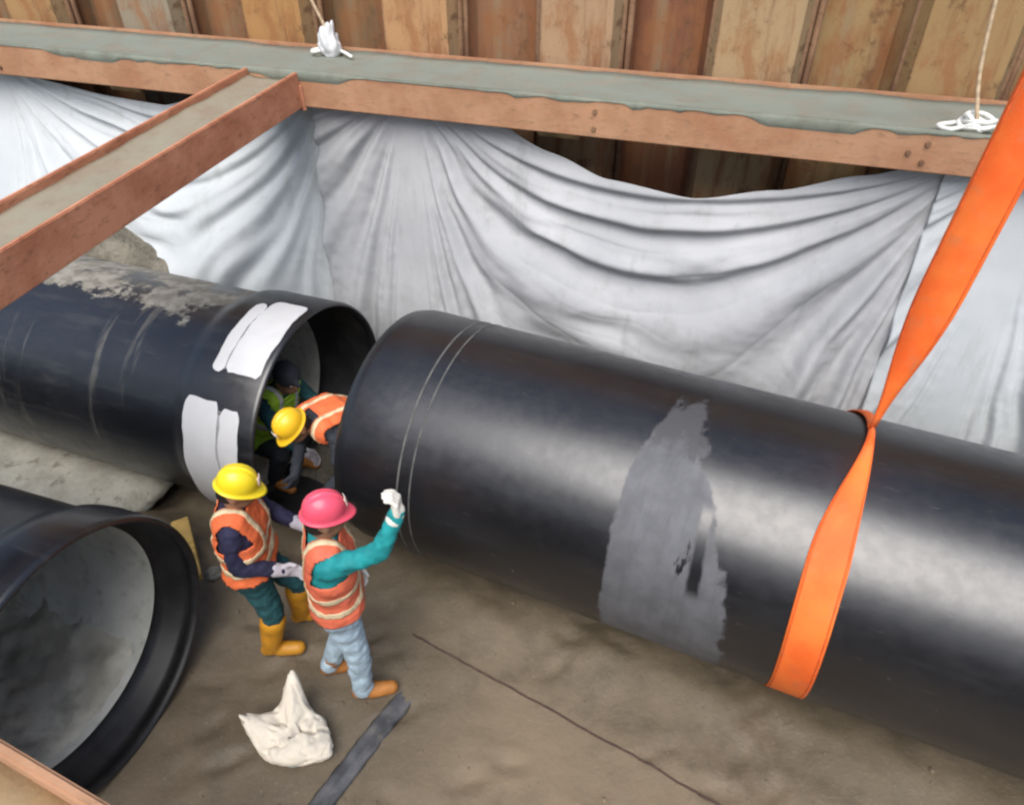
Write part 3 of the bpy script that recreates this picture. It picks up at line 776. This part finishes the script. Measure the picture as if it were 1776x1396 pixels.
def helmet(parent, c, fwd, up, mat):
    """hard hat: ribbed shell, brim with peak, pale patch in front"""
    fwd = Vector(fwd).normalized(); up = Vector(up); up = (up - fwd * up.dot(fwd)).normalized(); lt = up.cross(fwd)
    rot = Matrix((fwd, lt, up)).transposed(); c = Vector(c)
    V = []; F = []; n = 48; prof = []
    for i in range(13):
        t = i / 12 * PI / 2; prof.append((math.sin(t), math.cos(t)))
    for i, (s_, cz) in enumerate(prof):
        for j in range(n):
            a = 2 * PI * j / n
            yy_ = math.sin(a) * s_ * 0.105; rib = 0.007 * math.exp(-(yy_ / 0.010) ** 2) + 0.005 * (math.exp(-((yy_ - .04) / 0.007) ** 2) + math.exp(-((yy_ + .04) / 0.007) ** 2)) * (1 if s_ < .97 else 0)
            x = 0.108 * s_ * math.cos(a); y = 0.091 * s_ * math.sin(a)
            V.append(c + rot @ Vector((x, y, (0.110 * cz ** 0.85 if cz > 0 else 0) + rib)))
    m = len(prof)
    for (rf, dz, pk) in ((1.0, -0.012, 0.0), (1.10, -0.018, 0.030), (1.13, -0.022, 0.040), (1.10, -0.026, 0.030), (0.97, -0.016, 0.0)):
        for j in range(n):
            a = 2 * PI * j / n; fr = max(0, math.cos(a)) ** 2
            V.append(c + rot @ Vector((0.108 * rf * math.cos(a) + pk * fr, 0.091 * rf * math.sin(a), dz - 0.012 * fr * (1 if pk else 0)))); 
    tot = m + 5
    for i in range(tot - 1):
        for j in range(n): F.append((i * n + j, (i + 1) * n + j, (i + 1) * n + (j + 1) % n, i * n + (j + 1) % n))
    h = mesh_obj('helmet', V, F, mat, parent)
    V = []; F = []
    for i in range(6):
        for j in range(7):
            a = lerp(-0.30, 0.30, j / 6); t = lerp(1.05, 1.45, i / 5)
            V.append(c + rot @ Vector((0.113 * math.sin(t) * math.cos(a) + .002, 0.095 * math.sin(t) * math.sin(a), 0.114 * math.cos(t) ** 0.85 + 0.004)))
    for i in range(5):
        for j in range(6): q = i * 7 + j; F.append((q, q + 1, q + 8, q + 7))
    bd = mesh_obj('front_patch', V, F, 'pale_patch', h); md = bd.modifiers.new('t', 'SOLIDIFY'); md.thickness = 0.003  # pale patch low on the front of the shell
    return h
def person(label, loc, rz, J, C, hands=True):
    root = empty('person', loc, rz, label, 'person', None)
    hd = Vector(J['head']); fw = Vector(J['look']).normalized(); up = Vector(J.get('hup', (0, 0, 1))); up = (up - fw * up.dot(fw)).normalized(); lt = up.cross(fw)
    rot = Matrix((fw, lt, up)).transposed(); at = lambda x, y, z: hd + rot @ Vector((x, y, z))
    neck = Vector(J['shoulders']).lerp(hd, 0.35)
    pr = torso_prims(J)
    pr += [('c', J['shoulders'], 0.065, hd - up * 0.05, 0.052), ('e', at(0.0, 0, 0.02), (0.098, 0.078, 0.105), rot), ('e', at(0.03, 0, -0.055), (0.062, 0.056, 0.062), rot),
           ('c', at(0.085, 0, 0.015), 0.013, at(0.108, 0, -0.022), 0.016), ('e', at(0.085, 0, -0.062), (0.018, 0.026, 0.010), rot),
           ('e', at(-0.005, 0.08, -0.005), (0.022, 0.012, 0.032), rot), ('e', at(-0.005, -0.08, -0.005), (0.022, 0.012, 0.032), rot)]
    for sd_ in ('R', 'L'):
        sh, el, wr = J['sh' + sd_], J['el' + sd_], J['wr' + sd_]
        hp, kn, an, toe = J['hip' + sd_], J['kn' + sd_], J['an' + sd_], J['toe' + sd_]
        pr += [('c', sh, 0.047, el, 0.037), ('c', el, 0.037, wr, 0.027), ('c', hp, 0.076, kn, 0.052), ('c', kn, 0.052, an, 0.036), ('c', an, 0.038, toe, 0.03)]
    blob('body', pr, 0.011, 'skin', root, 3)
    # eyes
    for sy in (-1, 1):
        bm = bmesh.new(); bmesh.ops.create_uvsphere(bm, u_segments=10, v_segments=8, radius=0.011, matrix=Matrix.Translation(at(0.083, sy * 0.031, 0.012)))
        bm_obj('eye', bm, 'eye_white', root)
    blob('hair', [('e', at(-0.014, 0, 0.030), (0.089, 0.077, 0.095), rot), ('e', at(-0.045, 0, -0.03), (0.060, 0.068, 0.055), rot)], 0.011, 'hair', root, 2)
    # shirt with sleeves
    pr = torso_prims(J, 0.010)
    for sd_ in ('R', 'L'):
        sh, el, wr = [Vector(J[k + sd_]) for k in ('sh', 'el', 'wr')]
        pr += [('c', sh, 0.061, el, 0.050), ('c', el, 0.050, wr, 0.038)]
        pr += [('c', Vector(J['shoulders']), 0.066, sh, 0.060)]
    blob('shirt', pr, 0.0125, C['shirt'], root, 3, 0.010)
    # trousers
    pr = torso_prims(J, 0.016, 0.0, 0.28)
    for sd_ in ('R', 'L'):
        hp, kn, an = [Vector(J[k + sd_]) for k in ('hip', 'kn', 'an')]
        pr += [('c', hp, 0.094, kn, 0.070)]
        if C.get('boot_h', .3) > .4: pr += [('c', kn, 0.068, kn.lerp(an, 0.22), 0.062)]
        else: pr += [('c', kn, 0.070, an, 0.062)]
    blob('trousers', pr, 0.0125, C['trousers'], root, 3, 0.012)
    # boots
    for sd_ in ('R', 'L'):
        kn, an, toe = [Vector(J[k + sd_]) for k in ('kn', 'an', 'toe')]
        sh_top = an.lerp(kn, C.get('boot_h', 0.3)); f = (toe - an); f.z = 0; f.normalize()
        pr = [('c', sh_top, 0.062 + (0.02 if C.get('boot_h', .3) > .4 else 0), an, 0.052), ('c', an - f * 0.03 + Vector((0, 0, -0.03)), 0.045, an + f * 0.05 + Vector((0, 0, -0.03)), 0.045),
              ('c', an + f * 0.05 + Vector((0, 0, -0.035)), 0.052, an + f * 0.17 + Vector((0, 0, -0.042)), 0.044)]
        if C.get('boot_h', .3) > .4: pr[0] = ('c', sh_top, 0.083, an, 0.060)
        bt = blob('boot', pr, 0.011, C['boots'], root, 3, 0.002)
    # gloves
    if hands:
        for sd_ in ('R', 'L'):
            wr = Vector(J['wr' + sd_]); el = Vector(J['el' + sd_]); fd = Vector(J.get('hd' + sd_, wr - el)).normalized(); th = Vector(J.get('th' + sd_, (0, 0, 1)))
            blob('glove', hand_prims(wr - fd * 0.02, fd, th, J.get('curl', 0.5), 1.12) + [('c', wr - (wr - el).normalized() * 0.05, 0.043, wr, 0.036)], 0.006, C['gloves'], root, 2)
    # vest
    pel, nk = Vector(J['pelvis']), Vector(J['shoulders']); wai, che = Vector(J['waist']), Vector(J['chest'])
    ax1 = (wai - pel); ax2 = (nk - che)
    lat = Vector(J.get('lat', (0, 1, 0)))
    src = blob('vest_form', torso_prims(J, 0.022, 0.0, 0.995, 0.022), 0.0115, C['vest'], root, 4, 0.008)
    up1 = (wai - pel).normalized(); up3 = (nk - che).normalized()
    def keep_vest(p):
        la = (p - nk).dot(lat); hgt = (p - nk).dot(up3)
        if (p - pel).dot(up1) < 0.035: return False
        if hgt > 0.035 and abs(la) < 0.062: return False
        if abs(la) > 0.172 and -0.11 < hgt: return False
        return True
    tmp = shell_part('vest', src, keep_vest, 0.0, C['vest'], root, 0.006)
    def band(t0, hw):
        sp = [pel, wai, che, nk]; k = min(2, int(t0 * 3)); c = sp[k].lerp(sp[k + 1], t0 * 3 - k); d_ = (sp[k + 1] - sp[k]).normalized()
        return lambda p: abs((p - c).dot(d_)) < hw and (p - c).length < 0.30
    for t0 in C.get('bands', (0.30, 0.55)):
        shell_part('reflective_band', tmp, band(t0, C.get('bw', 0.019)), 0.0065, C.get('band', 'band'), tmp)
    d3 = (nk - wai).normalized()
    for sgn in (-1, 1):
        shell_part('reflective_band', tmp, (lambda p, sgn=sgn: abs((p - nk).dot(lat) - sgn * 0.095) < 0.017 and (p - wai).dot(d3) > 0.06), 0.007, C.get('band', 'band'), tmp)
    bpy.data.objects.remove(src)
    if C.get('helmet'):
        helmet(root, at(-0.002, 0, 0.055), fw, up, C['helmet'])
    elif C.get('cap'):
        blob('cap', [('e', at(-0.008, 0, 0.045), (0.112, 0.096, 0.100), rot), ('c', at(0.08, 0, 0.05), .03, at(0.13, 0, 0.035), 0.02)], 0.010, C['cap'], root, 2)
    return root
def base_pose(k=1.0, **kw):
    J = dict(pelvis=(0, 0, .90), waist=(0, 0, 1.05), chest=(0.005, 0, 1.24), shoulders=(-0.005, 0, 1.385), head=(0.03, 0, 1.565), look=(1, 0, -0.1),
             shR=(0, -.185, 1.37), shL=(0, .185, 1.37), elR=(-.03, -.24, 1.10), elL=(-.03, .24, 1.10), wrR=(.12, -.22, .90), wrL=(.12, .22, .90),
             hipR=(0, -.09, .86), hipL=(0, .09, .86), knR=(.03, -.10, .47), knL=(.03, .10, .47), anR=(0, -.11, .085), anL=(0, .11, .085), toeR=(.16, -.12, .04), toeL=(.16, .12, .04))
    J.update(kw)
    for key in J:
        if isinstance(J[key], tuple) and key not in ('look', 'lat', 'hup') and not key.startswith(('hd', 'th')): J[key] = tuple(c * k for c in J[key])
    return J
def at_ground(x, y): return Vector((x, y, gz(x, y)))

# worker with the pink helmet, right forearm raised
J = base_pose(0.965, elR=(0.29, -.24, 1.50), wrR=(0.40, -.20, 1.725), hdR=(0.05, 0.05, 1), thR=(0.3, 1, 0.1), look=(1, .10, -0.12),
              anL=(-.16, .12, .085), knL=(-.02, .11, .47), toeL=(0, .13, .04), anR=(.03, -.10, .085), knR=(.05, -.10, .47), toeR=(.19, -.11, .04),
              elL=(-.03, .25, 1.10), wrL=(.10, .20, .88), curl=0.75)
person('worker in pink helmet, teal sleeves and pale jeans raising one gloved hand', at_ground(-0.965, 2.45), R(14), J,
       dict(shirt='teal', trousers='denim', boots='boot_brown', gloves='glove_white', vest='vest_coral', helmet='helmet_pink', boot_h=0.25, bands=(0.28, 0.50)))
# worker with the yellow helmet and tall yellow boots
J = base_pose(0.895, elR=(-.01, -.23, 1.12), wrR=(.24, -.19, 1.00), hdR=(1, .1, -.25), look=(1, 0, -0.35), head=(0.05, 0, 1.56),
              anL=(.16, .15, .10), knL=(.20, .12, .50), toeL=(.32, .18, .04), anR=(-.03, -.10, .085), knR=(.06, -.10, .47), toeR=(.14, -.11, .04),
              elL=(.12, .25, 1.12), wrL=(.33, .16, 1.02))
person('worker in yellow helmet, navy sleeves and tall yellow boots standing by the near pipe', at_ground(-1.535, 2.745), R(8), J,
       dict(shirt='navy', trousers='teal_dark', boots='boot_yellow', gloves='glove_grey', vest='vest_orange', helmet='helmet_yellow', boot_h=0.72, bands=(0.30, 0.55)))
# worker bending in the gap between the pipe ends
hip = W(-2.61, 3.12, 0); fz = math.atan2(-0.72, -0.69)
J = base_pose(1.0, pelvis=(-.10, 0, .84), waist=(.0, 0, .97), chest=(.17, 0, 1.09), shoulders=(.31, 0, 1.14), head=(.47, 0, 1.20), look=(.80, 0, -.60), hup=(.6, 0, .8),
              shR=(.29, -.18, 1.10), shL=(.29, .18, 1.10), elR=(.34, -.25, .84), elL=(.34, .25, .84), wrR=(.48, -.16, .66), wrL=(.48, .16, .66), hdR=(.5, .1, -.8), hdL=(.5, -.1, -.8),
              hipR=(-.09, -.09, .80), hipL=(-.09, .09, .80), knR=(.10, -.13, .46), knL=(.10, .13, .46), anR=(-.04, -.14, .085), anL=(-.04, .14, .085), toeR=(.12, -.16, .04), toeL=(.12, .16, .04))
person('worker in amber helmet and orange vest bending down between the two pipe ends', Vector((hip.x, hip.y, -0.06)), fz, J,
       dict(shirt='dark_cloth', trousers='dark_cloth', boots='boot_brown', gloves='dark_cloth', vest='vest_orange', helmet='helmet_amber', boot_h=0.3, bands=(0.22,)))
# worker crouching inside the mouth of the left pipe
pp = W(-3.55, 3.20, -0.05)
J = base_pose(0.95, pelvis=(-.12, 0, .44), waist=(-.04, 0, .60), chest=(.09, 0, .80), shoulders=(.18, 0, .97), head=(.30, 0, 1.13), look=(.9, -.25, -.25),
              shR=(.17, -.18, .95), shL=(.17, .18, .95), elR=(.32, -.24, .72), elL=(.32, .24, .72), wrR=(.50, -.18, .58), wrL=(.50, .18, .55),
              hipR=(-.10, -.10, .40), hipL=(-.10, .10, .40), knR=(.22, -.18, .46), knL=(.22, .18, .46), anR=(.04, -.15, .085), anL=(.04, .15, .085), toeR=(.2, -.17, .04), toeL=(.2, .17, .04))
person('worker in lime green vest with pale band crouching inside the open left pipe', pp, PIPE_ROT + 0.0, J,
       dict(shirt='teal_dark', trousers='dark_cloth', boots='boot_brown', gloves='glove_grey', vest='vest_lime', cap='dark_cloth', boot_h=0.3, bands=(0.62,), band='band_white', bw=0.035))

# ------------------------------------------------------------------ white sack with two tied ears
sp = at_ground(-1.27, 2.07)
V = []; F = []; n = 64; m = 40
sack = empty('cloth_sack', sp, R(-4), 'cream cloth sack with two pulled-up corners on the mud', 'sack')
for i in range(m + 1):
    t = i / m
    for j in range(n):
        a = 2 * PI * j / n
        # rounded heap, drawn up into peaks at two corners and a blunt corner to the right
        r = 0.235 * math.sin(min(1.0, t * 1.02 + 0.02) * PI * 0.93 + 0.12) ** 0.62
        z = 0.20 * (1 - math.cos(PI * t)) / 2
        cr = math.cos(a); sr = math.sin(a)
        x = r * cr * 1.10; y = r * sr * 0.86
        def ear(ca, width, t0, wt): 
            da = (a - ca + PI) % (2 * PI) - PI
            return math.exp(-(da / width) ** 2) * math.exp(-((t - t0) / wt) ** 2)
        e1 = ear(R(100), 0.42, 0.74, 0.17); e2 = ear(R(176), 0.42, 0.62, 0.20); e3 = ear(R(-25), 0.5, 0.45, 0.25); e4 = ear(R(-130), .5, .35, .3)
        x += -0.02 * e1 - 0.15 * e2 + 0.07 * e3 - .02 * e4; y += 0.17 * e1 + 0.02 * e2 - 0.03 * e3
        z += 0.30 * e1 + 0.17 * e2 + 0.01 * e3
        wr_ = 0.05 * (abs(fbm(x * 5 + 2, y * 5, z * 4, 2)) - 0.25) * 1.6 - 0.07 * max(0, 0.12 - abs(fbm(x * 7, y * 7 + 5, z * 5, 2))) / 0.12 + 0.02 * fbm(x * 18, y * 18, z * 18, 2)
        wr_ -= 0.10 * max(0, 0.07 - abs(fbm(x * 4 + 9, y * 4, z * 3, 1))) / 0.07 * sstep(.1, .4, t)
        V.append((x * (1 + wr_), y * (1 + wr_), max(0.0, z + wr_ * 0.6 * t) - 0.012))
for i in range(m):
    for j in range(n): F.append((i * n + j, i * n + (j + 1) % n, (i + 1) * n + (j + 1) % n, (i + 1) * n + j))
F.append(tuple(m * n + j for j in range(n)))
sack.scale = (0.80, 0.80, 0.80)
mesh_obj('bag', V, F, 'sack_cloth', sack)
bm = bmesh.new(); r_ = bmesh.ops.create_uvsphere(bm, u_segments=24, v_segments=14, radius=1)
for v in r_['verts']: v.co = Vector((v.co.x * 0.10 + 0.02, v.co.y * 0.06 - 0.135, v.co.z * 0.05 + 0.05 + 0.01 * fbm(v.co.x * 3, v.co.y * 3, v.co.z * 3)))
bm_obj('grey_base', bm, 'sack_base', sack)  # bluish grey lump at the sack's lower front

# ------------------------------------------------------------------ small things on the ground
# weathered grey board, half sunk in the mud
V = []; F = []; A_ = Vector((-1.26, 1.38, 0)); B_ = Vector((-.62, 2.42, 0)); t_ = (B_ - A_).normalized(); sdv = Vector((t_.y, -t_.x, 0)); NB = 60
for i in range(NB + 1):
    f0 = i / NB; p = A_.lerp(B_, f0)
    for j in range(9):
        f = -1 + j / 4
        hw = 0.066 + (0.010 * fbm(i * .3, f * 2, 1) if j in (0, 8) else 0); end = 0.05 * fbm(f * 2.5, 3, 3) if i == NB else 0
        x = p + sdv * hw * f + t_ * end
        V.append((x.x, x.y, 0.018 - 0.022 * sstep(.75, 1.0, f0) + 0.004 * math.sin(f * 9) + 0.006 * fbm(x.x * 6, x.y * 6, 2) - 0.016 * (1 if j in (0, 8) else 0)))
for i in range(NB):
    for j in range(8): a = i * 9 + j; F.append((a, a + 1, a + 10, a + 9))
o = tag(mesh_obj('grey_board', V, F, 'grey_plastic'), 'flat dark grey board lying on the mud right of the sack', 'board')
md = o.modifiers.new('t', 'SOLIDIFY'); md.thickness = 0.012
# thin cable
cp = smooth_path([(-.66, 2.785, 0), (-.38, 2.62, 0), (-.10, 2.455, 0), (.27, 2.235, 0), (.70, 1.98, 0), (1.12, 1.73, 0), (1.6, 1.45, 0)], 14)
V, F = tube([(p.x, p.y, gz(p.x, p.y) + 0.003) for p in cp], 0.0065, 7)
tag(mesh_obj('cable', V, F, 'cable'), 'thin dark cable lying on the mud below the hanging pipe', 'cable')
# timber leaning at the rim of the near pipe
tb = empty('timber_plank', W(-3.30, 1.90, 0.0), 0, 'brown timber plank lying beside the rim of the near pipe', 'plank')
a = W(-3.72, 2.28, 0.20); b2 = W(-3.16, 1.86, 0.30); dv = (b2 - a); L = dv.length
bm = bmesh.new(); box_bm(bm, 0, L, -0.06, 0.06, -0.02, 0.02, 0.004)
rotm = dv.to_track_quat('X', 'Z').to_matrix().to_4x4()
bmesh.ops.transform(bm, matrix=Matrix.Translation(a - tb.location) @ rotm, verts=bm.verts); bm_obj('board', bm, 'plank_yellow', tb, False)
bm = bmesh.new(); box_bm(bm, 0.1, 0.2, -0.05, 0.05, -0.24, -0.021, 0.004)
bmesh.ops.transform(bm, matrix=Matrix.Translation(a - tb.location) @ rotm, verts=bm.verts); bm_obj('support_block', bm, 'timber', tb, False)
# rubble next to it
def stone(name, x, y, r, seed, mat='stone'):
    bm = bmesh.new(); bmesh.ops.create_icosphere(bm, subdivisions=2, radius=r)
    for v in bm.verts:
        v.co *= 1 + 0.45 * fbm(v.co.x / r * .9 + seed, v.co.y / r * .9, v.co.z / r * .9, 2); v.co.z *= 0.65
    o = bm_obj(name, bm, mat, None, False); o.location = (x, y, gz(x, y) + r * 0.32); o.rotation_euler = (0, 0, seed); return o
names = ['largest pale broken stone lying behind the yellow helmeted worker', 'small pale stone lying close to the timber plank', 'mid sized broken stone lying between plank and left pipe end', 'small flat stone lying in front of the left pipe end']
for k, (s_, u_, r_) in enumerate(((-3.12, 2.18, 0.10), (-3.30, 2.10, 0.06), (-3.42, 2.42, 0.085), (-3.05, 2.42, 0.06))):
    p = W(s_, u_, 0); tag(stone('stone', p.x, p.y, r_, k * 2.3 + 1), names[k], 'stone', 'broken stones by the left pipe end')
# loose clods on the mud
bm = bmesh.new()
for k in range(420):
    x = random.uniform(-2.6, 2.6); y = random.uniform(1.2, 3.3); s_, u_ = su(x, y)
    if u_ < 1.0 and s_ < -2.3: continue
    r = random.uniform(0.003, 0.009) * (2.6 if random.random() < .05 else 1)
    q = bmesh.ops.create_icosphere(bm, subdivisions=1, radius=r)
    for v in q['verts']: v.co = Vector((v.co.x * random.uniform(.8, 1.3), v.co.y * random.uniform(.8, 1.3), v.co.z * .7)) + Vector((x, y, gz(x, y) + r * .2))
tag(bm_obj('mud_clods', bm, 'mud', None, False), 'small loose clods of earth scattered over the mud', 'clods', kind='stuff')

# ------------------------------------------------------------------ white ties on the waler
def knot(loc, label, seed, rope_to, rr=0.013, scale=1.0, rope_mat='rope_tan'):
    root = empty('rope_tie', loc, 0, label, 'rope', 'white rope ties on the waler')
    rnd = random.Random(seed); pts = []
    for i in range(34):
        a = i * 0.95; r = 0.085 * scale * (0.5 + 0.5 * rnd.random())
        pts.append((r * math.cos(a) * 1.25, r * math.sin(a), 0.03 + 0.075 * scale * rnd.random() * (1 - abs(i - 17) / 25)))
    V, F = tube(smooth_path(pts, 5), rr, 7); k = mesh_obj('knot', V, F, 'rope_white', root)
    V, F = tube(smooth_path([(0.05, 0, .04), (0.16 * scale, -.09, .035), (0.23 * scale, -.15, 0.02)], 6), rr, 7); mesh_obj('loose_end', V, F, 'rope_white', root)
    V, F = tube(smooth_path([(-0.05, 0, .04), (-0.17 * scale, -.05, .035), (-.20 * scale, .04, .03), (-.08, .06, .04)], 6), rr, 7); mesh_obj('loop', V, F, 'rope_white', root)
    V, F = tube(smooth_path(rope_to, 8), 0.012, 7); mesh_obj('hanging_rope', V, F, rope_mat, root)
    return root
p = Q(1.27, 5.02, 2.77)
knot(p, 'white rope knot on the waler at the right, its rope leading up', 3, [(0, 0, .06), (-.03, .12, .35), (-.05, .22, .9), (-.04, .30, 1.6), (0, .36, 3.0)], 0.014, 1.0)
p = Q(-3.30, 5.50, 2.77)
kt = knot(p, 'white cloth bundle tied on the waler above the strut', 8, [(0, 0, .14), (-.10, .05, .35), (-.30, .12, .8), (-.6, .2, 2.2)], 0.012, 0.8)
bm = bmesh.new(); bmesh.ops.create_icosphere(bm, subdivisions=4, radius=1.0)
for v in bm.verts:
    c = v.co.copy(); g = 1 + 0.35 * fbm(c.x * 1.6, c.y * 1.6, c.z * 1.6, 3)
    w_ = 1.0 - 0.55 * sstep(-0.6, 1.0, c.z)
    v.co = Vector((c.x * 0.105 * w_ * g, c.y * 0.09 * w_ * g, (c.z + .8) * 0.125 * g))
bm_obj('cloth_bundle', bm, 'white_sheet', kt)
